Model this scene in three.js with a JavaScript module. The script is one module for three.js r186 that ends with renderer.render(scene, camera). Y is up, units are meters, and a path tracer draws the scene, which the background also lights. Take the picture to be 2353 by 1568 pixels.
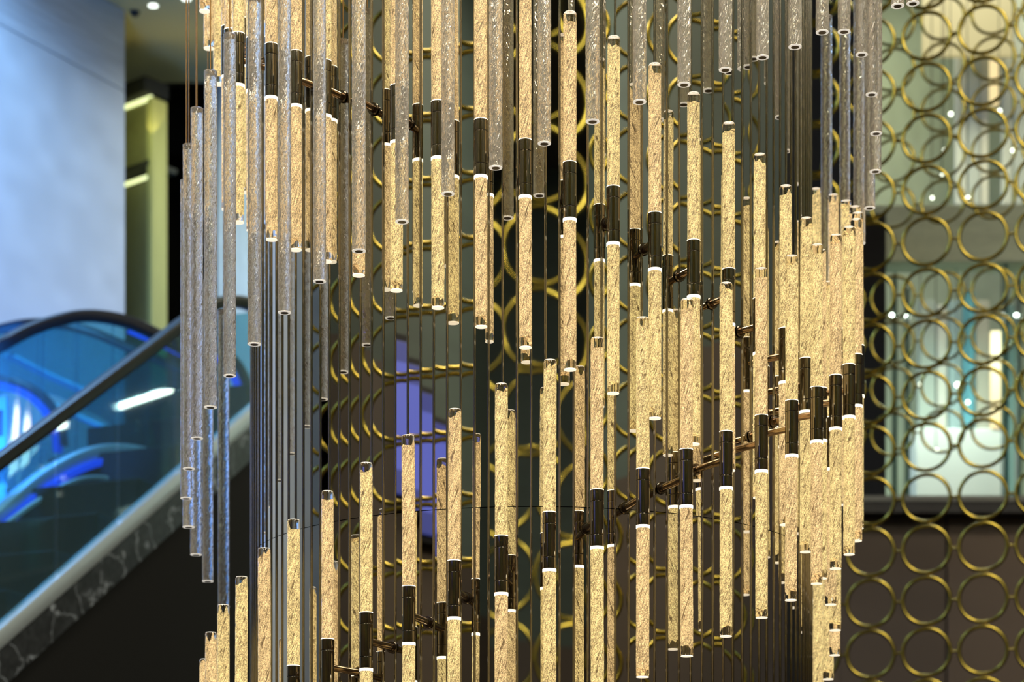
import * as THREE from 'three';
import { RectAreaLightUniformsLib } from 'three/addons/lights/RectAreaLightUniformsLib.js';
import { RoundedBoxGeometry } from 'three/addons/geometries/RoundedBoxGeometry.js';
import { mergeGeometries } from 'three/addons/utils/BufferGeometryUtils.js';

// ------------------------------------------------------------------ camera, light, exposure
const EYE = 1.6, DIST = 8, FOCAL = 5105, HORIZON = 2220;          // metres; focal length and horizon for a 2353 x 1568 frame
const scene = new THREE.Scene();
scene.background = new THREE.Color(0x000000);
const camera = new THREE.PerspectiveCamera(2 * Math.atan(784 / FOCAL) * 180 / Math.PI, 2353 / 1568, 0.1, 80);
camera.position.set(0, EYE, DIST);
camera.lookAt(0, EYE, 0);
camera.setViewOffset(2353, 1568, 0, -(HORIZON - 784), 2353, 1568);  // lens shifted up, verticals stay upright
camera.focus = 7.0;
camera.userData.fStop = 2.3;
camera.updateProjectionMatrix();

const renderer = new THREE.WebGLRenderer();
renderer.toneMapping = THREE.LinearToneMapping;
renderer.toneMappingExposure = 1.0;
renderer.shadowMap.enabled = true;

RectAreaLightUniformsLib.init();
const areaLight = (name, color, intensity, w, h, pos, target) => {
  const l = new THREE.RectAreaLight(color, intensity, w, h);
  l.position.set(...pos); l.lookAt(...target); l.name = name; scene.add(l); return l;
};
// light panels added out of frame to brighten the hall; fittings built with the ceiling
const HALL_PANELS = [[-2.8, 9.42, 4.5, 0xfff0d6, 34], [3.0, 9.42, 4.5, 0xfff0d6, 34], [-2.6, 9.42, 8.6, 0xf6f4e4, 30], [2.8, 9.42, 8.6, 0xf6f4e4, 30], [3.6, 9.42, -0.6, 0xfff0d6, 26], [-4.8, 9.42, -1.6, 0xd6eaff, 8], [-3.0, 9.42, -5.4, 0x8fc4ff, 18]];
for (const [x, y, z, c, i] of HALL_PANELS) areaLight('added_panel_glow', c, i, 2, 2, [x, y, z], [x, 0, z]);
areaLight('escalator_led_and_fill_glow', 0x3a8cff, 60, 0.4, 2.4, [-3.3, 4.0, -5.2], [-4.2, 6.2, -7.6]);   // blue lighting of the escalators
areaLight('shop_light_glow', 0xf3f2cf, 40, 1.8, 0.6, [2.9, 9.3, -7.9], [2.9, 4, -8.8]);             // shop, upper floor
areaLight('shop_light_glow', 0xe4fbe8, 75, 1.8, 0.16, [2.9, 6.2, -7.7], [2.9, 3, -8.4]);             // shop, lower floor
areaLight('escalator_led_and_fill_glow', 0x9fd4ff, 8, 1.2, 0.06, [-2.85, 4.15, -4.5], [-3.0, 5.0, -5.6]);  // added cyan light to brighten the underside of the far deck
areaLight('landing_light_glow', 0xf0fbff, 20, 1.0, 0.5, [-1.3, 8.4, -9.2], [-1.7, 5.4, -10.5]);
areaLight('soffit_fill_glow', 0xe2d690, 7, 1.2, 0.12, [-2.5, 8.2, -9.6], [-2.4, 8.9, -8.6]);              // added upward light to warm the soffit, no fitting of its own
areaLight('niche_led_glow', 0xeaf5a0, 9, 0.3, 0.2, [-2.98, 8.3, -9.1], [-3.1, 7.5, -10.0]);

// ------------------------------------------------------------------ helpers
let seed = 20240613;
const rnd = () => { seed = (seed * 1664525 + 1013904223) >>> 0; return seed / 4294967296; };
const rr = (a, b) => a + (b - a) * rnd();
const at = (px, py, d) => new THREE.Vector3((px - 1176.5) / FOCAL * d, EYE + (HORIZON - py) / FOCAL * d, DIST - d);
const taken = {};
const numbered = n => { const k = taken[n] = (taken[n] ?? -1) + 1; return k ? n + '_' + String(k).padStart(3, '0') : n; };
const sh = m => { m.castShadow = m.receiveShadow = true; return m; };
function part(name, geo, mat, parent) { const m = sh(new THREE.Mesh(geo, mat)); m.name = name; parent.add(m); return m; }
function thing(name, label, category, pos = [0, 0, 0], group, kind) {
  const o = new THREE.Group(); o.name = numbered(name); o.position.set(...pos); scene.add(o);
  o.userData = { label, category }; if (group) o.userData.group = group; if (kind) o.userData.kind = kind;
  return o;
}
function solo(name, geo, mat, label, category, group, kind) {
  const m = sh(new THREE.Mesh(geo, mat)); m.name = numbered(name); scene.add(m);
  m.userData = { label, category }; if (group) m.userData.group = group; if (kind) m.userData.kind = kind;
  return m;
}
const struct = (name, geo, mat, label, category) => solo(name, geo, mat, label, category, null, 'structure');
const box = (w, h, d, x = 0, y = 0, z = 0, r = 0.006) => { const g = new RoundedBoxGeometry(w, h, d, 1, Math.min(r, w / 3, h / 3, d / 3)); g.translate(x, y, z); return g; };
const slab = (w, h, d, x = 0, y = 0, z = 0) => { const g = new THREE.BoxGeometry(w, h, d); g.translate(x, y, z); return g; };
const ORD = ['first', 'second', 'third', 'fourth', 'fifth', 'sixth', 'seventh', 'eighth', 'ninth', 'tenth', 'eleventh', 'twelfth', 'thirteenth', 'fourteenth', 'fifteenth', 'sixteenth', 'seventeenth', 'eighteenth', 'nineteenth', 'twentieth', 'twenty-first', 'twenty-second', 'twenty-third', 'twenty-fourth', 'twenty-fifth', 'twenty-sixth'];

function noiseTex(w, h, fn, srgb = true) {
  const d = new Uint8Array(w * h * 4);
  for (let y = 0; y < h; y++) for (let x = 0; x < w; x++) {
    const c = fn(x, y), i = (y * w + x) * 4;
    d[i] = Math.max(0, Math.min(255, c[0])); d[i + 1] = Math.max(0, Math.min(255, c[1])); d[i + 2] = Math.max(0, Math.min(255, c[2])); d[i + 3] = 255;
  }
  const t = new THREE.DataTexture(d, w, h);
  t.magFilter = THREE.LinearFilter; t.minFilter = THREE.LinearFilter; t.wrapS = t.wrapT = THREE.RepeatWrapping;
  if (srgb) t.colorSpace = THREE.SRGBColorSpace;
  t.needsUpdate = true; return t;
}
function valueNoise(px, py, s) {          // periodic value noise
  const g = new Float32Array(px * py); for (let i = 0; i < g.length; i++) g[i] = rnd();
  return (u, v) => {
    const x = u * px, y = v * py, xi = Math.floor(x), yi = Math.floor(y), fx = x - xi, fy = y - yi, sx = fx * fx * (3 - 2 * fx), sy = fy * fy * (3 - 2 * fy);
    const G = (a, b) => g[((b % py) + py) % py * px + ((a % px) + px) % px];
    return (G(xi, yi) * (1 - sx) + G(xi + 1, yi) * sx) * (1 - sy) + (G(xi, yi + 1) * (1 - sx) + G(xi + 1, yi + 1) * sx) * sy;
  };
}
const std = o => new THREE.MeshStandardMaterial(o);
const phy = o => new THREE.MeshPhysicalMaterial(o);

// ------------------------------------------------------------------ materials
// seeded glass of the lit rods: fine bubbles and drawn, twisted striations
const TW = 16;                                                     // twist, radians per metre
function glassTexture(tone, contrast) {
  const W = 256, H = 1024, fine = valueNoise(110, 210), mid = valueNoise(40, 30), streak = valueNoise(66, 22), pale = valueNoise(40, 18), big = valueNoise(5, 7);
  return noiseTex(W, H, (x, y) => {
    const u = x / W, v = y / H, us = u - v;                          // sheared: striations follow the twist
    let e = 0.78 + contrast * (0.62 * (fine(us, v) - 0.5) + 0.13 * (mid(us, v) - 0.5) + 0.12 * (big(u, v) - 0.5));
    const s = streak(us, v); if (s > 0.7) e *= 1 - 2.1 * contrast * (s - 0.7);
    const p = pale(us + 0.4, v); if (p > 0.76) e *= 1 + 1.3 * (p - 0.76);
    if (fine(us + 0.37, v + 0.21) > 0.9) e *= 1 - 0.36 * contrast;
    const k = 255 * Math.max(0, Math.min(1.1, e));
    return [k * tone[0], k * tone[1], k * tone[2]];
  });
}
const coreTex = [glassTexture([1, 0.875, 0.58], 1.15), glassTexture([1, 0.845, 0.585], 1.15)], tubeTex = glassTexture([1.25, 1.2, 1.14], 0.4), tubeBump = (() => { const a = valueNoise(30, 17), b = valueNoise(54, 36); return noiseTex(256, 1024, (x, y) => { const u = x / 256, v = y / 1024, us = u - v, k = 255 * (0.65 * a(us, v) + 0.35 * b(us, v)); return [k, k, k]; }, false); })();
const M = {
  core: coreTex.map(t => phy({ color: 0x6a5032, roughness: 0.3, clearcoat: 0.8, clearcoatRoughness: 0.08, emissive: 0xffffff, emissiveIntensity: 1.32, emissiveMap: t, bumpMap: t, bumpScale: 0.0008 })),
  rod: phy({ color: 0xffffff, roughness: 0.04, transmission: 1, ior: 1.46, thickness: 0.04, attenuationColor: new THREE.Color(0xf6e2c4), attenuationDistance: 0.12, specularIntensity: 1 }),
  tube: phy({ color: 0xffffff, map: tubeTex, roughness: 0.05, transmission: 0.82, ior: 1.45, thickness: 0.03, bumpMap: tubeBump, bumpScale: 0.003 }),
  bore: std({ color: 0x6a6258, roughness: 0.4 }),
  led: std({ color: 0xffffff, emissive: 0xfff6dc, emissiveIntensity: 2.2, roughness: 0.6 }),
  endFace: std({ color: 0xf4efe6, emissive: 0xfff0d6, emissiveIntensity: 1.0, roughness: 0.5 }),
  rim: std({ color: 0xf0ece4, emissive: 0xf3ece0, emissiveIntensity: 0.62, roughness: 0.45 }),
  sleeve: std({ color: 0x8e8678, metalness: 1, roughness: 0.1 }),
  arm: std({ color: 0xae967c, metalness: 1, roughness: 0.14 }),
  flange: std({ color: 0x7c7062, metalness: 1, roughness: 0.2 }),
  groove: std({ color: 0x0c0a08, metalness: 0.4, roughness: 0.6 }),
  cable: std({ color: 0x8a6a3e, metalness: 1, roughness: 0.35 }),
  trim: std({ color: 0xa29c90, metalness: 1, roughness: 0.1 }),
  gold: std({ color: 0xa2923f, metalness: 1, roughness: 0.27 }),
  white: std({ color: 0xcfd6da, roughness: 0.75 }),
  dark: std({ color: 0x060605, roughness: 0.9 }),
};
const mirrors = [0xdcd8ce, 0xd8d6cd, 0xe0dbd0, 0xdad7d0].map(c => std({ color: c, metalness: 1, roughness: 0.014 }));

// ------------------------------------------------------------------ the setting
const CX = 0.068;                                                  // column axis
const plaster = valueNoise(60, 60), plaster2 = valueNoise(9, 9);
const plasterTex = (r, g, b) => noiseTex(256, 256, (x, y) => { const n = 1 + 0.08 * (plaster(x / 256, y / 256) - 0.5) + 0.07 * (plaster2(x / 256, y / 256) - 0.5); return [r * n, g * n, b * n]; });
const floorMat = std({ color: 0x3a342c, roughness: 0.25 });
struct('floor', slab(22, 0.2, 30, 0, -0.1, 2), floorMat, 'polished dark stone floor of the hall', 'floor');
struct('ceiling', slab(22, 0.2, 30, 0, 9.6, 2), std({ color: 0x4a4840, roughness: 0.9 }), 'high dark ceiling of the hall', 'ceiling');
let HALL_N = 0;
for (const [x, y, z, c] of HALL_PANELS) { const o = thing('added_ceiling_light', `square light added above the picture to brighten the hall, number ${ORD[HALL_N++]} in the ceiling`, 'ceiling light', [x, 9.44, z], 'added hall lights'); part('lamp_frame', box(2.12, 0.06, 2.12, 0, 0.03, 0), M.dark, o); part('lamp_diffuser', box(2, 0.02, 2, 0, 0.0, 0), std({ color: 0xffffff, emissive: c, emissiveIntensity: 2, roughness: 0.8 }), o); }
const hallWall = std({ map: plasterTex(56, 67, 62), roughness: 0.8 }), brownWall = std({ map: plasterTex(56, 46, 37), roughness: 0.7 });
struct('wall_left_far', slab(0.2, 9.6, 13, -9.6, 4.8, -5.5), M.dark, 'dark wall far behind the escalators', 'wall');
struct('wall_right_far', slab(0.2, 9.6, 10, 4.9, 4.8, -7), M.dark, 'dark wall closing the shop side', 'wall');
struct('wall_back', slab(22, 9.6, 0.2, 0, 4.8, -12.1), M.dark, 'black back wall far behind the escalator', 'wall');
function hallSide(name, w, x, z, ry, label) {
  const g = new THREE.Group(); g.name = name; g.position.set(x, 0, z); g.rotation.y = ry; scene.add(g);
  g.userData = { label, category: 'wall', kind: 'structure' };
  part('upper_panelling', slab(w, 4.7, 0.2, 0, 7.15, 0), hallWall, g);
  part('lower_panelling', slab(w, 4.8, 0.22, 0, 2.4, 0), brownWall, g);
}
hallSide('wall_left', 15, -4.7, 8.5, Math.PI / 2, 'hall wall with grey-green upper and brown lower panelling');
hallSide('wall_right', 18, 4.9, 7, -Math.PI / 2, 'side hall wall with grey-green upper panelling');
hallSide('wall_front', 20, 0, 16, Math.PI, 'hall wall facing the mirrored column');

// ------------------------------------------------------------------ mirrored column
const RC = 1.0, NSEG = 140, SEG = 2 * Math.PI / NSEG, PH0 = -0.44 * Math.PI / 180, SEAM = EYE + 1.447;
{
  const col = thing('mirror_column', 'round column clad in narrow polished mirror strips with thin bronze trim rods', 'column', [CX, 0, 0]);
  const chord = 2 * RC * Math.sin(SEG / 2) - 0.001, apo = RC * Math.cos(SEG / 2);
  const lo = slab(chord, SEAM - 0.001, 0.02, 0, (SEAM - 0.001) / 2, -0.01), hiH = 9.5 - SEAM;
  const hi = slab(chord, hiH - 0.001, 0.02, 0, SEAM + 0.0015 + hiH / 2 - 0.0005, -0.01);
  const rod = new THREE.CylinderGeometry(0.0037, 0.0037, 9.5, 14, 1); rod.translate(0, 4.75, 0);
  part('column_body', (() => { const g = new THREE.CylinderGeometry(RC - 0.035, RC - 0.035, 9.5, 70); g.translate(0, 4.75, 0); return g; })(), M.dark, col);
  for (let k = -44; k <= 44; k++) {
    const a = PH0 + (k + 0.5) * SEG;
    for (const g of [lo, hi]) {
      const p = part('mirror_panel', g, mirrors[Math.floor(rnd() * 4)], col);
      p.position.set(Math.sin(a) * apo, 0, Math.cos(a) * apo); p.rotation.y = a + rr(-0.010, 0.010);
    }
    const t = PH0 + k * SEG, r = part('trim_rod', rod, M.trim, col);
    r.position.set(Math.sin(t) * (RC + 0.001), 0, Math.cos(t) * (RC + 0.001));
  }
}

// ------------------------------------------------------------------ glass
// irregular twisted ribs around a drawn glass bar
function ribRadius(R, amp, n, ph, nz) {
  return (a, z) => R * (1 + 0.012 * Math.sin(3 * z * 9 + ph) * Math.cos(a + ph)) + amp * Math.sin(n * (a - TW * z) + ph) * (0.35 + 1.1 * nz(((a - TW * z) / (2 * Math.PI)) % 1 + 8, z * 1.1)) + amp * 0.6 * Math.sin((n * 2 + 3) * (a - TW * 1.25 * z) + 2 * ph) * (nz(z * 0.9, a / 6.2832 + 3) - 0.3);
}
function lathed(rad, z0, z1, nA, nZ, flip, shiftTop = 0) {           // open skin from z0 to z1
  const pos = [], uv = [], idx = [];
  for (let j = 0; j <= nZ; j++) for (let i = 0; i < nA; i++) {
    const z = z0 + (z1 - z0) * j / nZ, a = 2 * Math.PI * i / nA, r = rad(a, z);
    pos.push(Math.sin(a) * r, z, Math.cos(a) * r); uv.push(i / nA, z);
  }
  for (let j = 0; j < nZ; j++) for (let i = 0; i < nA; i++) {
    const a = j * nA + i, b = j * nA + (i + 1) % nA, c = a + nA, d = b + nA;
    flip ? idx.push(a, c, b, b, c, d) : idx.push(a, b, c, b, d, c);
  }
  return { pos, uv, idx };
}
function solidRod(rad, L, nA, nZ) {                                  // closed bar with softly rounded tip, z from 0 to L
  const soft = (a, z) => rad(a, z) * (z > L - 0.005 ? Math.sqrt(Math.max(0, 1 - 0.28 * ((z - L + 0.005) / 0.005) ** 2)) : 1);
  const s = lathed(soft, 0, L, nA, nZ, false);
  const n0 = s.pos.length / 3;
  for (const [z, top] of [[0, 0], [L, 1]]) {
    const b = s.pos.length / 3; s.pos.push(0, z, 0); s.uv.push(0, z);
    const ring = top ? nZ * nA : 0, base = s.pos.length / 3;
    for (let i = 0; i < nA; i++) { s.pos.push(...s.pos.slice((ring + i) * 3, (ring + i) * 3 + 3)); s.uv.push(0, z); }
    for (let i = 0; i < nA; i++) { const p = base + i, q = base + (i + 1) % nA; top ? s.idx.push(b, p, q) : s.idx.push(b, q, p); }
  }
  return mesh(s);
}
function mesh(s) {
  const g = new THREE.BufferGeometry();
  g.setAttribute('position', new THREE.Float32BufferAttribute(s.pos, 3)); g.setAttribute('uv', new THREE.Float32BufferAttribute(s.uv, 2)); g.setIndex(s.idx); g.computeVertexNormals(); return g;
}
const RODR = 0.0196, RODL = 0.468, SL = 0.177, SR = 0.0214;
const ribNoise = valueNoise(17, 23);
const TIP = 0.042;
function wrapped(rad, z0, z1, nA, nZ, vs, vo) {                       // open skin with a texture seam, smooth normals across it
  const pos = [], uv = [], idx = [], W = nA + 1;
  for (let j = 0; j <= nZ; j++) for (let i = 0; i <= nA; i++) { const z = z0 + (z1 - z0) * j / nZ, a = 2 * Math.PI * (i % nA) / nA, r = rad(a, z); pos.push(Math.sin(a) * r, z, Math.cos(a) * r); uv.push(i / nA, z / vs + vo); }
  for (let j = 0; j < nZ; j++) for (let i = 0; i < nA; i++) { const a = j * W + i; idx.push(a, a + 1, a + W, a + 1, a + W + 1, a + W); }
  const g = mesh({ pos, uv, idx }), n = g.attributes.normal;
  for (let j = 0; j <= nZ; j++) { const a = j * W, b = a + nA, v = new THREE.Vector3(n.getX(a) + n.getX(b), n.getY(a) + n.getY(b), n.getZ(a) + n.getZ(b)).normalize(); n.setXYZ(a, v.x, v.y, v.z); n.setXYZ(b, v.x, v.y, v.z); }
  return g;
}
const rodRad = [0, 1, 2].map(k => ribRadius(RODR, 0.0006, 13 + k, k * 2.1, ribNoise));
const bodyGeos = rodRad.map((f, k) => wrapped(f, 0, RODL - TIP, 42, 22, 0.42, 0.31 * k));
const tipGeos = rodRad.map(f => { const g = solidRod((a, z) => f(a, z + RODL - TIP), TIP, 40, 8); return g; });
// luminous seeds running out into the clear tip in uneven tongues
const flameGeos = [0, 1, 2].map(k => { const jag = valueNoise(9, 3), nA = 36, g = wrapped((a, z) => RODR * 0.94, 0, 1, nA, 3, 0.42, 0.2), p = g.attributes.position;
  for (let i = 0; i < p.count; i++) { const u = (i % (nA + 1)) % nA / nA, t = p.getY(i), len = 0.008 + 0.036 * Math.pow(jag(u, 0.3), 2.0); p.setY(i, t * len); g.attributes.uv.setY(i, t * len / 0.42 + 0.02 + 0.31 * k); p.setX(i, p.getX(i) * (1 - 0.12 * t)); p.setZ(i, p.getZ(i) * (1 - 0.12 * t)); }
  return g; });
const ledGeo = (() => { const g = new THREE.CylinderGeometry(RODR * 1.085, RODR * 1.085, 0.009, 32); g.translate(0, 0.0045, 0); return g; })();
const endGeo = (() => { const g = new THREE.CylinderGeometry(RODR * 0.97, RODR * 0.97, 0.0025, 28); g.translate(0, 0.00125, 0); return g; })();
const tipRim = new THREE.TorusGeometry(RODR * 0.84, 0.0012, 6, 30); tipRim.rotateX(Math.PI / 2);
// sleeve: three turned sections with recessed joints
function turned(r, h, y) {
  const e = 0.0012, g = new THREE.LatheGeometry([[0, -h / 2], [r - e, -h / 2], [r, -h / 2 + e], [r, h / 2 - e], [r - e, h / 2], [0, h / 2]].map(p => new THREE.Vector2(p[0], p[1])), 36);
  g.translate(0, y, 0); return g;
}
const G1 = 0.0011, capTop = turned(SR, SL * 0.205 - G1, SL * 0.3975), capMid = turned(SR, SL * 0.583 - G1, SL * 0.0035), capBot = turned(SR, SL * 0.212 - G1, -SL * 0.394), spine = turned(SR - 0.0016, SL - 0.004, 0);
const ringSeg = (r, t, w) => { const g = new THREE.TorusGeometry(r, t, 8, 28); return g; };
function pendant(R, deg, h, label, group) {
  const a = THREE.MathUtils.degToRad(deg), o = thing('pendant_light', label, 'pendant light', [CX + Math.sin(a) * R, EYE + h, Math.cos(a) * R], group);
  o.rotation.y = a;                                                // local -z points at the column
  const v = () => Math.floor(rnd() * 3);
  const sl = part('sleeve', spine, M.groove, o);
  part('sleeve_collar', capTop, M.sleeve, sl); part('sleeve_barrel', capMid, M.sleeve, sl); part('sleeve_collar', capBot, M.sleeve, sl);
  for (const s of [1, -1]) {
    const k = v(), mat = M.core[Math.floor(rnd() * 2)], rod = part('glass_rod', bodyGeos[k], mat, o);
    rod.position.y = s * SL / 2; rod.rotation.set(s > 0 ? 0 : Math.PI, rr(0, 6.28), rr(-0.006, 0.006)); const sc = rr(0.96, 1.05); rod.scale.set(sc, 1, sc);
    const tip = part('clear_tip', tipGeos[k], M.rod, rod); tip.position.y = RODL - TIP;
    part('glowing_core', flameGeos[v()], mat, rod).position.y = RODL - TIP + 0.0005;
    const led = part('led_light', ledGeo, M.led, o); led.position.y = s > 0 ? SL / 2 - 0.0086 : -SL / 2 - 0.0075;
    if (s > 0) { const e = part('lit_tip_rim', tipRim, M.rim, rod); e.position.y = RODL - 0.0008; }
    if (s < 0) { const e = part('lit_end_face', endGeo, M.endFace, rod); e.position.y = RODL - 0.0006; }
  }
  const L = R - RC - SR * 0.6;
  const ag = new THREE.CylinderGeometry(0.0115, 0.0115, L, 24); ag.rotateX(Math.PI / 2);
  const arm = part('arm', ag, M.arm, o); arm.position.z = -SR * 0.6 - L / 2;
  const rg = new THREE.TorusGeometry(0.0117, 0.0009, 6, 24); const jr = part('joint_ring', rg, M.groove, arm); jr.position.z = -L / 2 + 0.018;
  const fg = new THREE.CylinderGeometry(0.0185, 0.0195, 0.007, 32); fg.rotateX(Math.PI / 2); const fl = part('wall_flange', fg, M.flange, o); fl.position.z = -(R - RC) + 0.0065;
  return o;
}
// lower spiral: outer ring, falling from right to left across the front
const STEP = 7.27;
for (let k = -16; k <= 11; k++) {
  const deg = 2.31 + STEP * -k, h = 1.307 - 0.0722 * k, n = k + 10;    // n counts from the right edge of the column
  const label = k < -10 ? `glowing glass pendant, ${ORD[-11 - k]} one back behind the right edge of the lower spiral` : `glowing glass pendant, ${ORD[n]} from the right along the lower falling spiral`;
  pendant(1.165, deg, h, label, k < -10 ? 'pendants behind the right edge' : 'pendants of the lower spiral');
}
// the same spiral one turn higher, seen behind the left edge
for (let k = -37; k <= -33; k++) pendant(1.165, 5.9 + STEP * -k, 1.307 - 0.0715 * k, `glowing glass pendant at the top left edge, ${ORD[k + 37]} one going down and back`, 'pendants behind the top left edge');
// upper spiral: inner ring, falling from left to right across the front
for (let k = -15; k <= 15; k++) {
  const deg = -1.43 + 7.33 * k, h = 2.482 - 0.068 * k;
  const label = k < -8 ? `lit glass pendant, ${ORD[-9 - k]} one back behind the left edge of the upper spiral` : k > 9 ? `lit glass pendant, ${ORD[k - 10]} one back behind the right edge of the upper spiral` : `lit glass pendant, ${ORD[k + 8]} from the left along the upper falling spiral`;
  pendant(1.085, deg, h, label, k < -8 ? 'back end of the upper spiral, left' : k > 9 ? 'back end of the upper spiral, right' : 'pendants of the upper spiral');
}

// clear hollow tubes on rods
const TR = 0.0205, TI = 0.0125, TL = 1.12;
const tubeGeos = [0, 1, 2].map(k => {
  const f = ribRadius(TR, 0.0009, 11 + k, 1.3 + k, ribNoise), body = wrapped(f, 0, TL, 52, 90, 0.42, 0.27 * k), ends = [0, TL].map(z => { const pos = [0, z, 0], uv = [0, 0], idx = []; for (let i = 0; i < 52; i++) { const a = 2 * Math.PI * i / 52, r = f(a, z); pos.push(Math.sin(a) * r, z, Math.cos(a) * r); uv.push(i / 52, z); const p = 1 + i, q = 1 + (i + 1) % 52; z ? idx.push(0, p, q) : idx.push(0, q, p); } return mesh({ pos, uv, idx }); });
  return mergeGeometries([body, ...ends]);
});
const boreGeo = new THREE.CylinderGeometry(TI, TI, 0.001, 24);
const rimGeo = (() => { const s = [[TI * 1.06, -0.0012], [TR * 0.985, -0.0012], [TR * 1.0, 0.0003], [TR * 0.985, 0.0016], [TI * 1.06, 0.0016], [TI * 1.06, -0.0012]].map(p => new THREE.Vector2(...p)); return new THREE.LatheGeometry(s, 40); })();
const capGeo = new THREE.CylinderGeometry(TI * 0.98, TI * 0.98, 0.012, 20);
const cableGeo = new THREE.CylinderGeometry(0.0022, 0.0022, 1, 8); cableGeo.translate(0, 0.5, 0);
function tube(R, deg, h, label, group) {
  const a = THREE.MathUtils.degToRad(deg), o = thing('glass_tube', label, 'glass tube', [CX + Math.sin(a) * R, EYE + h, Math.cos(a) * R], group);
  const g = part('twisted_glass', tubeGeos[Math.floor(rnd() * 3)], M.tube, o); g.rotation.y = rr(0, 6.28); const sc = rr(0.95, 1.06); g.scale.set(sc, 1, sc);
  part('bore', boreGeo, M.bore, o).position.y = -0.0014;
  part('painted_glow_rim', rimGeo, M.rim, o).scale.set(sc, 1, sc);  // unlit tube: emission painted on the rim in place of light piped through glass
  const top = EYE + h + TL, c = part('suspension_cable', cableGeo, M.cable, o); c.position.y = TL - 0.012; c.scale.y = 9.5 - top + 0.012;
  part('cable_plug', capGeo, M.flange, o).position.y = TL - 0.008;
  return o;
}
for (let k = -16; k <= 8; k++) {
  const deg = 1.42 + 6.92 * k, label = k < -12 ? `blue-grey clear glass tube, ${ORD[-13 - k]} one back behind the left edge by the escalator` : `clear twisted glass tube, ${ORD[k + 12]} from the left along the rising row`;
  tube(1.228, deg, 2.507 + 0.0718 * k + (k === 7 ? 0.02 : 0), label, k < -12 ? 'tubes behind the left edge' : 'rising row of clear tubes');
}
for (let k = 0; k <= 8; k++) tube(1.228, 64.4 + 6.92 * k, 3.064 - 0.08 * k, k < 6 ? `clear glass tube, ${ORD[k]} downward in the cluster beside the gold ring screen` : `clear glass tube, ${ORD[k - 6]} one back behind the right edge of the column`, k < 6 ? 'tubes beside the ring screen' : 'tubes behind the right edge');
tube(1.40, 58.5, 3.141, 'clear glass tube tip in front of the gold rings, nearer the column', 'tips before the ring screen');
tube(1.40, 65, 3.21, 'clear glass tube tip in front of the gold rings, farther from the column', 'tips before the ring screen');

// ------------------------------------------------------------------ gold ring screens
function ringScreen(name, label, cols, rows, px, py, R, tr, pos, ry, skip, mat = M.gold) {
  const o = thing(name, label, 'ring screen', pos); o.rotation.y = ry;
  const g = new THREE.TorusGeometry(R - tr, tr, 8, 36); g.scale(1, 1, 1.3);
  const link = new THREE.CylinderGeometry(tr * 0.7, tr * 0.7, Math.max(0.004, px - 2 * R + 2 * tr), 8); link.rotateZ(Math.PI / 2);
  const links = [];
  for (let j = 0; j < rows; j++) for (let i = 0; i < cols; i++) {
    if (skip && skip(i, j)) continue;
    const r = part('ring', g, mat, o); r.position.set(i * px, j * py, 0);
    if (i && px > 2 * R) { const l = link.clone(); l.translate((i - 0.5) * px, j * py, 0); links.push(l); }
  }
  if (links.length) part('spacer', mergeGeometries(links), mat, o).userData.kind = 'stuff';
  return o;
}
{
  const p0 = at(1874, 1626, 12.25);
  ringScreen('gold_ring_screen', 'gold metal ring lattice in front of the shop window beside the column', 5, 15, 0.302, 0.2795, 0.1385, 0.0105, [p0.x, p0.y, p0.z], THREE.MathUtils.degToRad(-16));
  const q0 = at(1938, 1110, 13.7);
  ringScreen('gold_ring_screen', 'second gold ring lattice just behind the first, close to the shop glass', 5, 12, 0.302, 0.2795, 0.1385, 0.0095, [q0.x, q0.y, q0.z], THREE.MathUtils.degToRad(-16), (i, j) => j === 5 || j === 0);
}
// lattices on the other sides of the hall, seen only in the mirrors
function curvedScreen(label, a0, cols, rows, R) {
  const o = thing('gold_ring_screen', label, 'ring screen', [CX, EYE + 1.05, 0]), g = new THREE.TorusGeometry(0.128, 0.0105, 8, 36); g.scale(1, 1, 1.3);
  for (let i = 0; i < cols; i++) for (let j = 0; j < rows; j++) { const a = a0 + Math.sign(a0) * i * 0.29 / R, r = part('ring', g, M.gold, o); r.position.set(Math.sin(a) * R, j * 0.2795, Math.cos(a) * R); r.rotation.y = a; }
}
curvedScreen('curved gold ring lattice beside the viewer, mirrored in the column', -0.375, 14, 13, 3.6);
curvedScreen('curved gold ring lattice on the opposite side, mirrored in the column', 0.325, 16, 13, 3.7);
ringScreen('gold_ring_screen', 'gold ring lattice behind the viewer, mirrored in the column', 11, 9, 0.62, 0.62, 0.308, 0.018, [-3.1, EYE + 2.3, 10.6], 0);

// blue glowing display across the hall, mirrored in the column
{
  const o = thing('video_display', 'long blue glowing display across the hall, mirrored in the column', 'display', [-4.52, EYE + 3.05, 5.9]);
  o.rotation.y = Math.PI / 2;
  part('display_screen', box(4.4, 0.85, 0.05), std({ color: 0x0a0a20, emissive: 0x6a76e8, emissiveIntensity: 0.4, roughness: 0.5 }), o);
  part('display_frame', box(4.5, 0.95, 0.04, 0, 0, -0.02), M.dark, o);
  areaLight('display_glow', 0x6a76e8, 0.5, 4.4, 0.6, [-4.47, EYE + 3.05, 5.9], [0, EYE + 3.05, 5.9]);
}

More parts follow.
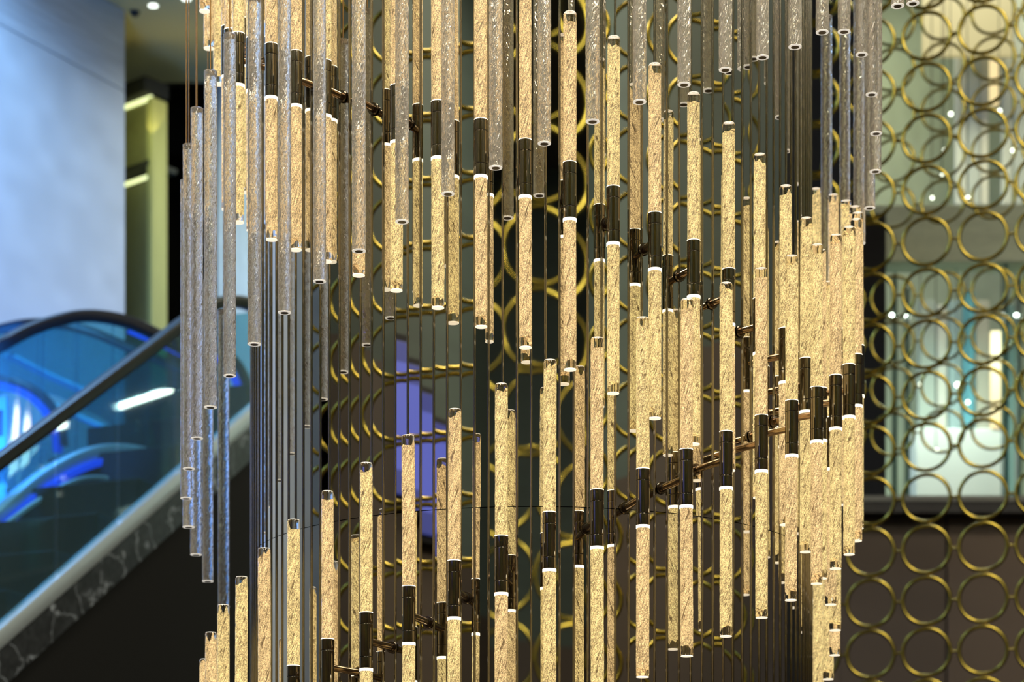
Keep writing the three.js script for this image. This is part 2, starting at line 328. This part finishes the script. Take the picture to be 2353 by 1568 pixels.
// ------------------------------------------------------------------ shop behind the ring screen (right)
const SZ = 15;
function quadBox(name, px0, px1, py0, py1, d, t, mat, label, category, group, kind) {
  const a = at(px0, py1, d), b = at(px1, py0, d);
  const m = solo(name, box(b.x - a.x, b.y - a.y, t, 0, 0, -t / 2), mat, label, category, group, kind); m.position.set((a.x + b.x) / 2, (a.y + b.y) / 2, a.z); return m;
}
{
  const brown = [0x55473a, 0x4f4236, 0x5a4b3d].map(c => std({ color: c, roughness: 0.6 }));
  const wall = new THREE.Group(); wall.name = 'wall_right_lower'; wall.userData = { label: 'brown panelled wall under the shop window behind the gold rings', category: 'wall', kind: 'structure' }; scene.add(wall);
  [[1700, 1930], [1930, 2173], [2177, 2420], [2424, 2700]].forEach(([a, b], i) => { const p = at(a, 2600, SZ), q = at(b, 1178, SZ); const m = part('wall_panel', box(q.x - p.x, q.y - p.y, 0.06, 0, 0, 0, 0.004), brown[i % 3], wall); m.position.set((p.x + q.x) / 2, (p.y + q.y) / 2, p.z - 0.03); });
  quadBox('window_ledge', 1700, 2700, 1150, 1180, SZ - 0.15, 0.35, std({ color: 0x0b0a09, roughness: 0.5 }), 'black ledge above the brown panels behind the gold rings', 'ledge', null, 'structure');
  quadBox('wall_pier', 1700, 1972, -220, 496, SZ - 0.3, 0.3, M.dark, 'black pier behind the glass tubes at the upper right of the column', 'pier', null, 'structure');
  quadBox('window_post', 1940, 2036, 490, 1152, SZ + 0.1, 0.3, M.dark, 'black post of the shop front beside the column', 'post', null, 'structure');
  quadBox('wall_shop', 1700, 2800, -700, 1150, 17.6, 0.1, std({ map: plasterTex(158, 168, 146), roughness: 0.85 }), 'pale green rear wall of the shop behind the gold rings', 'wall', null, 'structure');
  quadBox('floor_band', 1985, 2700, 470, 602, 15.3, 0.25, std({ map: plasterTex(172, 182, 158), roughness: 0.7 }), 'pale gauzy floor band across the middle of the shop window', 'fascia', null, 'structure');
  { const a = at(1900, 1150, SZ); struct('floor_shop', slab(4, 0.06, 2.7, a.x + 1.4, a.y - 0.03, a.z - 1.2), std({ color: 0x6a6a60, roughness: 0.5 }), 'shop floor behind the ring screen', 'floor'); }
  // curtains of the upper floor
  const cur = [0xc9cdc4, 0xb9c0bb, 0xd3d2c4];
  [[2196, 2222], [2226, 2252], [2255, 2272], [2303, 2326], [2330, 2360]].forEach(([a, b], i) => quadBox('curtain_strip', a, b, -175, 470, 16.7, 0.05, std({ color: cur[i % 3], roughness: 0.9 }), `pale hanging curtain strip, ${ORD[i]} from the left behind the upper rings`, 'curtain', 'curtain strips in the shop'));
  // glowing strips
  const glow = std({ color: 0x6a6250, emissive: 0xffe6a8, emissiveIntensity: 1.0, roughness: 0.6 });
  quadBox('light_strip', 2276, 2297, 122, 238, 17.55, 0.05, glow, 'short warm vertical light strip in the upper shop window', 'light strip');
  quadBox('light_strip', 2278, 2302, 760, 984, 15.99, 0.05, glow, 'tall warm vertical light strip in the lower shop window', 'light strip');
  quadBox('glowing_ceiling_light', 2120, 2330, -220, 128, 16.4, 0.05, std({ color: 0x3a352a, emissive: 0xc8bb84, emissiveIntensity: 0.8, roughness: 0.8 }), 'wide warm glowing panel at the top of the shop window', 'light panel');
  // lower floor displays
  const teal = phy({ color: 0x0c5a52, transmission: 0.55, thickness: 0, roughness: 0.1 });
  [[2053, 2062, 625], [2083, 2091, 660], [2308, 2317, 606], [2340, 2347, 640]].forEach(([a, b, t], i) => quadBox('glass_fin', a, b, t, 1168, 15.25, 0.12, teal, `dark teal upright glass fin, ${ORD[i]} from the left behind the lower rings`, 'glass fin', 'teal fins'));
  [[2110, 2150, 690, 0x9aa59c], [2154, 2176, 700, 0xbfc1b6], [2180, 2208, 690, 0x8ea6a8], [2214, 2240, 670, 0x5aa0b0], [2244, 2274, 690, 0xa9a898], [2320, 2338, 700, 0x5d7b76]].forEach(([a, b, t, c], i) => quadBox('display_board', a, b, t, 1270.5, 16.9, 0.06, std({ color: c, roughness: 0.6 }), `upright display board, ${ORD[i]} from the left inside the lower shop window`, 'display board', 'boards in the shop'));
  quadBox('display_plinth', 2105, 2306, 985, 1217, 16.0, 0.5, std({ color: 0xb6bab6, roughness: 0.5 }), 'long pale plinth inside the lower shop window', 'plinth');
  const bulb = std({ color: 0xffffff, emissive: 0xf6ffe8, emissiveIntensity: 5, roughness: 0.5 });
  [[2185, 262, .012], [2297, 255, .012], [2172, 346, .013], [2166, 404, .013], [2224, 456, .014], [2142, 455, .010], [2328, 346, .012], [2116, 884, .013], [2200, 885, .016], [2224, 925, .012], [2152, 1036, .012], [2310, 838, .011]].forEach(([x, y, r], i) => { const p = at(x, y, 15.42), s = thing('spotlight', `tiny bright spotlight, ${ORD[i]} in the shop from the top down`, 'spotlight', [p.x, p.y, p.z], 'shop spotlights'); part('lamp_lens', new THREE.SphereGeometry(r, 14, 10), bulb, s); const up = EYE + (y < 470 ? 9.5 - EYE : (HORIZON - 601) / FOCAL * 15.3) - p.y; part('drop_rod', new THREE.CylinderGeometry(0.003, 0.003, up, 6).translate(0, up / 2, -r * 2), M.dark, s); part('lamp_housing', (() => { const g = new THREE.CylinderGeometry(r * 1.1, r * 0.8, r * 2, 14); g.rotateX(Math.PI / 2); g.translate(0, 0, -r * 1.3); return g; })(), M.dark, s); });
}

// ------------------------------------------------------------------ left: white wall, soffit, lit niche
{
  // white wall slab running back towards the escalator
  const p = new THREE.Vector3(-3.09, 0, -9.05), dir = new THREE.Vector3(-0.486, 0, 0.874), L = 11, c = p.clone().addScaledVector(dir, L / 2);
  const g = new THREE.Group(); g.name = 'wall_white'; g.position.set(c.x, 0, c.z); g.rotation.y = Math.atan2(dir.x, dir.z) + Math.PI / 2; scene.add(g);
  g.userData = { label: 'tall white wall lit blue beside the escalator', category: 'wall', kind: 'structure' };
  const wm = std({ map: plasterTex(214, 220, 224), roughness: 0.7 }), S = EYE + 6.69, t = 0.3, nrm = g.rotation.y;
  part('wall_panel', slab(L, S - 0.012, t, 0, (S - 0.012) / 2, -0), wm, g); part('wall_panel', slab(L, 9.5 - S, t, 0, S + (9.5 - S) / 2, 0), wm, g);
  part('joint', slab(L - 0.01, 0.012, t - 0.03, 0, S - 0.006, 0), wm, g);
}
{
  const olive = std({ color: 0xb4aa78, roughness: 0.85 });
  const H = EYE + 7.3;
  struct('ceiling_soffit', slab(4.4, 0.15, 3.4, -1.9, H + 0.075, -8.66), olive, 'olive soffit over the landing, with round downlights', 'ceiling');
  for (const [x, y, lab] of [[352, 12, 'round white downlight in the olive soffit'], [428, -4, 'second downlight in the soffit, cut by the top edge']]) {
    const d = 7.3 * FOCAL / (HORIZON - y), q = at(x, y, d), o = thing('downlight', lab, 'downlight', [q.x, H, q.z], 'soffit downlights');
    part('lamp_lens', new THREE.CylinderGeometry(0.035, 0.035, 0.012, 24), std({ color: 0xffffff, emissive: 0xf4fff0, emissiveIntensity: 3, roughness: 0.5 }), o);
    part('lamp_ring', new THREE.TorusGeometry(0.04, 0.006, 8, 28).rotateX(Math.PI / 2), olive, o);
  }
  { const d = 7.3 * FOCAL / (HORIZON - 27), q = at(310, 27, d), o = thing('smoke_detector', 'small dark smoke detector on the olive soffit', 'detector', [q.x, H, q.z]); part('detector_body', new THREE.LatheGeometry([[0, -0.035], [0.02, -0.035], [0.035, -0.015], [0.04, 0]].map(v => new THREE.Vector2(...v)), 24), std({ color: 0x2b2a22, roughness: 0.6 }), o); }
  // niche with two lit coves
  const green = std({ map: plasterTex(146, 144, 96), roughness: 0.8 }), strip = std({ color: 0xffffff, emissive: 0xf3ffb0, emissiveIntensity: 1.25, roughness: 0.6 });
  const a = at(236, 800, 18.0), b = at(352, 800, 17.6), len = Math.hypot(b.x - a.x, b.z - a.z), ry = -Math.atan2(b.z - a.z, b.x - a.x), hy = y => EYE + (HORIZON - y) / FOCAL * 17.8;
  const o = thing('lit_niche', 'pale green niche with two glowing coves behind the white wall', 'niche', [(a.x + b.x) / 2, 0, (a.z + b.z) / 2]); o.rotation.y = ry;
  part('lower_panel', box(len, hy(432) - 2.2, 0.12, 0, (hy(432) + 2.2) / 2, -0.06), green, o);
  part('upper_panel', box(len, hy(250) - hy(392), 0.12, 0, (hy(250) + hy(392)) / 2, -0.06), green, o);
  part('shelf', box(len, 0.04, 0.3, 0, hy(396), -0.1), std({ color: 0x3a3a2c, roughness: 0.8 }), o);
  part('lintel', box(len + 0.02, 0.12, 0.25, 0, hy(222), -0.03), std({ color: 0x1a1a14, roughness: 0.8 }), o);
  part('led_strip', box(len * 0.98, 0.035, 0.02, 0, hy(246), 0.008), strip, o);
  part('led_strip', box(len * 0.98, 0.03, 0.02, 0, hy(424), 0.008), strip, o);
  part('side_pilaster', box(0.06, hy(250) - 2.2, 0.16, len / 2 - 0.0, (hy(250) + 2.2) / 2, -0.04), std({ map: plasterTex(190, 186, 110), roughness: 0.8 }), o);
}
quadBox('wall_landing', 498, 760, 60, 1400, 18.6, 0.1, std({ map: plasterTex(206, 224, 222), roughness: 0.8 }), 'bright white wall at the head of the escalator', 'wall', null, 'structure');

// ------------------------------------------------------------------ escalators
const rubber = std({ color: 0x15181b, roughness: 0.38 }), steel = std({ color: 0xc4d2d8, metalness: 0.35, roughness: 0.35 }), stepMat = std({ color: 0x0d1113, roughness: 0.55, metalness: 0.4 });
const paneMat = phy({ color: 0xbce0e6, transmission: 0.95, thickness: 0, roughness: 0.03, ior: 1.5 }), bluePane = phy({ color: 0xaadbe6, transmission: 0.95, thickness: 0, roughness: 0.05, ior: 1.5 });
const blueGlow = std({ color: 0x0a2a80, emissive: 0x0a4cff, emissiveIntensity: 1.3, roughness: 0.5 });
const marbleN = [valueNoise(5, 5), valueNoise(11, 11), valueNoise(40, 40)];
const marble = std({ map: noiseTex(512, 512, (x, y) => { const u = x / 512, v = y / 512, q = marbleN[0](u, v) + 0.5 * marbleN[1](u, v) + 0.2 * marbleN[2](u, v); const vein = Math.pow(1 - Math.min(1, Math.abs(q - 0.86) * 9), 3); const b = 46 + 26 * marbleN[2](u, v) + 120 * Math.max(0, vein); return [b * 0.94, b, b * 1.06]; }), roughness: 0.3 });
// profile extruded along a polyline of world points: width across (n), height up
function sweep(points, w, h, seg = 60, nrm = new THREE.Vector3(-0.917, 0, -0.397)) {
  const curve = new THREE.CatmullRomCurve3(points, false, 'centripetal'), pos = [], idx = [], uv = [];
  const prof = []; const nP = 12; for (let i = 0; i < nP; i++) { const a = 2 * Math.PI * i / nP, c = Math.cos(a), s = Math.sin(a), e = 0.45; prof.push([Math.sign(c) * Math.abs(c) ** e * w / 2, Math.sign(s) * Math.abs(s) ** e * h / 2]); }
  for (let j = 0; j <= seg; j++) {
    const p = curve.getPoint(j / seg), t = curve.getTangent(j / seg), up = new THREE.Vector3().crossVectors(nrm, t).normalize(); if (up.y < 0) up.negate();
    for (const [u, v] of prof) { pos.push(p.x + nrm.x * u + up.x * v, p.y + nrm.y * u + up.y * v, p.z + nrm.z * u + up.z * v); uv.push(u, j / seg); }
  }
  for (let j = 0; j < seg; j++) for (let i = 0; i < nP; i++) { const a = j * nP + i, b = j * nP + (i + 1) % nP; idx.push(a, b, a + nP, b, b + nP, a + nP); }
  return mesh({ pos, uv, idx });
}
// upright sheet between a lower and an upper polyline
function sheet(lo, hi, t, nrm = new THREE.Vector3(-0.917, 0, -0.397)) {
  const n = lo.length, pos = [], idx = [], uv = []; let L = 0;
  for (let i = 0; i < n; i++) { if (i) L += lo[i].distanceTo(lo[i - 1]); for (const s of [-1, 1]) for (const p of [lo[i], hi[i]]) { pos.push(p.x + nrm.x * s * t / 2, p.y, p.z + nrm.z * s * t / 2); uv.push(L, p.y); } }
  const q = (a, b, c, d) => idx.push(a, b, c, a, c, d);
  for (let i = 0; i < n - 1; i++) { const a = i * 4, b = a + 4; q(a, b, b + 1, a + 1); q(a + 2, a + 3, b + 3, b + 2); q(a + 1, b + 1, b + 3, a + 3); q(a, a + 2, b + 2, b); }
  q(0, 1, 3, 2); const e = (n - 1) * 4; q(e, e + 2, e + 3, e + 1);
  const g = mesh({ pos, uv, idx }).toNonIndexed(); g.computeVertexNormals(); return g;
}
const lerpPts = (A, u) => { const s = u * (A.length - 1), i = Math.min(A.length - 2, Math.floor(s)); return A[i].clone().lerp(A[i + 1], s - i); };
{
  // near escalator: straight flight climbing to the landing
  const o = thing('escalator', 'front escalator with black handrail, teal glass balustrade and marble side', 'escalator');
  const along = (A, B) => t => A.clone().multiplyScalar(1 - t).addScaledVector(B, t);
  const H = along(at(0, 1060, 11.5), at(414, 750, 13.1)), D = along(at(0, 1460, 11.5), at(414, 1096, 13.1)), low = (p, y) => { p.y -= y; return p; };
  part('handrail', sweep([H(-0.75), H(-0.3), H(0), H(0.4), H(0.8), H(1.1), low(H(1.25), 0.035), low(H(1.4), 0.13), low(H(1.55), 0.28), low(H(1.8), 0.57)], 0.075, 0.075), rubber, o);
  const cut = [-0.75, -0.4, -0.06, 0.28, 0.62, 0.96, 1.3, 1.64], deckTop = cut.map(D);
  part('deck', sweep(deckTop, 0.09, 0.1), steel, o);
  for (let i = 0; i < 7; i++) { const a = cut[i] + 0.006, b = cut[i + 1] - 0.006, top = t => low(H(t), t < 1.1 ? 0.02 : 0.02 + (t - 1.1) * 0.6); part('glass_pane', sheet([D(a), D(b)], [top(a), top(b)], 0.012), paneMat, o); }
  const cl0 = deckTop.map(p => p.clone().add(new THREE.Vector3(0.02, -0.26, 0.01))), cl1 = deckTop.map(p => p.clone().add(new THREE.Vector3(0.02, -0.055, 0.01)));
  part('marble_cladding', sheet(cl0, cl1, 0.03), marble, o);
  const un0 = deckTop.map(p => new THREE.Vector3(p.x, 0.02, p.z)), un1 = deckTop.map(p => p.clone().add(new THREE.Vector3(0, -0.26, 0)));
  part('side_cladding', sheet(un0, un1, 0.03), M.dark, o);
  // steps between the balustrades
  const run = new THREE.Vector3(0.397, 0, -0.917), acr = new THREE.Vector3(-0.917, 0, -0.397);
  for (let i = 0; i < 11; i++) {
    const u = i / 10, b = deckTop[0].clone().lerp(deckTop[7], u), st = part('step', box(0.42, 0.25, 0.92, 0, 0, 0, 0.012), stepMat, o);
    st.position.copy(b).addScaledVector(acr, 0.53); st.position.y -= 0.1; st.rotation.y = Math.atan2(0.917, 0.397);
  }
  // far side: silver deck curving over into the landing, blue light underneath
  const fd = [[-200, 1330], [0, 1180], [70, 1118], [140, 1072], [210, 1043], [280, 1037], [350, 1052], [420, 1082]].map(([x, y]) => at(x, y, 13.0 + Math.max(0, x) * 0.002));
  part('deck', sweep(fd, 0.09, 0.085), steel, o);
  part('blue_led_strip', sweep(fd.map(p => p.clone().add(new THREE.Vector3(0.045, -0.06, 0.02))), 0.04, 0.045), blueGlow, o);
  const sk = [[-200, 1380], [0, 1216], [90, 1150], [150, 1115], [200, 1099], [245, 1100], [280, 1113]].map(([x, y]) => at(x, y, 12.9 + Math.max(0, x) * 0.002));
  part('skirt_rail', sweep(sk, 0.03, 0.028), steel, o);
  const fh = [[-200, 900], [0, 794], [60, 762], [120, 740], [180, 727], [240, 729], [300, 743], [360, 770], [430, 806]].map(([x, y]) => at(x, y, 13.2 + Math.max(0, x) * 0.002));
  part('handrail', sweep(fh, 0.075, 0.075), rubber, o);
  const N = 6; for (let i = 0; i < N; i++) { const pts = u => [lerpPts(fd, u), lerpPts(fh, u)], A = [0, 0.33, 0.66, 0.985].map(t => pts((i + t) / N)); part('glass_pane', sheet(A.map(q => q[0]), A.map(q => q[1]), 0.012), bluePane, o); }
}
{
  // second escalator behind, its rails sloping away
  const o = thing('escalator', 'second escalator behind the first, blue-lit, with curved black rail', 'escalator');
  const d = 14.9;
  const h2 = [[-160, 800], [0, 757], [60, 745], [130, 744], [200, 760], [300, 800], [430, 856]].map(([x, y]) => at(x, y, d));
  part('handrail', sweep(h2, 0.07, 0.07), rubber, o);
  const bs = [[-160, 1010], [0, 905], [60, 896], [130, 910], [200, 940], [300, 1000], [430, 1060]].map(([x, y]) => at(x, y, d));
  for (let i = 0; i < 5; i++) { const A = [0, 0.5, 0.985].map(t => [lerpPts(bs, (i + t) / 5), lerpPts(h2, (i + t) / 5)]); part('glass_pane', sheet(A.map(q => q[0]), A.map(q => q[1]), 0.012), bluePane, o); }
  const h3 = [[-60, 880], [20, 890], [70, 912], [105, 945], [126, 985], [134, 1040]].map(([x, y]) => at(x, y, d - 0.3));
  part('newel_rail', sweep(h3, 0.06, 0.05), blueGlow, o); part('newel_handrail', sweep(h3.map(p => p.clone().add(new THREE.Vector3(0.03, 0.04, 0))), 0.07, 0.05), rubber, o);
  const bar = [[20, 815], [120, 865], [210, 905]].map(([x, y]) => at(x, y, d + 0.3)); part('deck', sweep(bar, 0.1, 0.06), steel, o);
  const bar2 = [[80, 915], [200, 965], [306, 1008]].map(([x, y]) => at(x, y, d - 0.1)); part('deck', sweep(bar2, 0.06, 0.05), steel, o);
  part('blue_led_strip', sweep([[300, 760], [360, 786], [430, 820]].map(([x, y]) => at(x, y, d + 0.2)), 0.04, 0.06), blueGlow, o);
}
{
  const o = thing('escalator', 'escalator end between the glass tubes and the column, with blue newel arc', 'escalator');
  const arc = [[470, 800], [520, 812], [553, 850], [574, 910], [584, 980]].map(([x, y]) => at(x, y, 15.6));
  part('newel_handrail', sweep(arc, 0.07, 0.06), rubber, o); part('blue_led_strip', sweep(arc.map(p => p.clone().add(new THREE.Vector3(-0.05, -0.05, 0))), 0.05, 0.05), blueGlow, o);
  const a2 = [[440, 900], [488, 925], [502, 990], [496, 1050]].map(([x, y]) => at(x, y, 15.4)); part('newel_light', sweep(a2, 0.06, 0.06), blueGlow, o);
  part('truss', sheet([at(440, 1000, 15.6), at(600, 1000, 15.6)].map(p => new THREE.Vector3(p.x, 0.02, p.z)), [at(440, 1048, 15.6), at(600, 978, 15.6)], 0.3), M.dark, o);
}
{
  const o = thing('wall_sign', 'small white sign with a red mark at the left border, by the escalator', 'sign', at(2, 985, 13.6).toArray());
  part('sign_board', box(0.07, 0.38, 0.015), std({ color: 0xe6e8ee, roughness: 0.6 }), o); part('sign_mark', box(0.05, 0.16, 0.004, -0.008, 0.03, 0.009), std({ color: 0x8c1d3a, roughness: 0.6 }), o);
}
renderer.render(scene, camera);
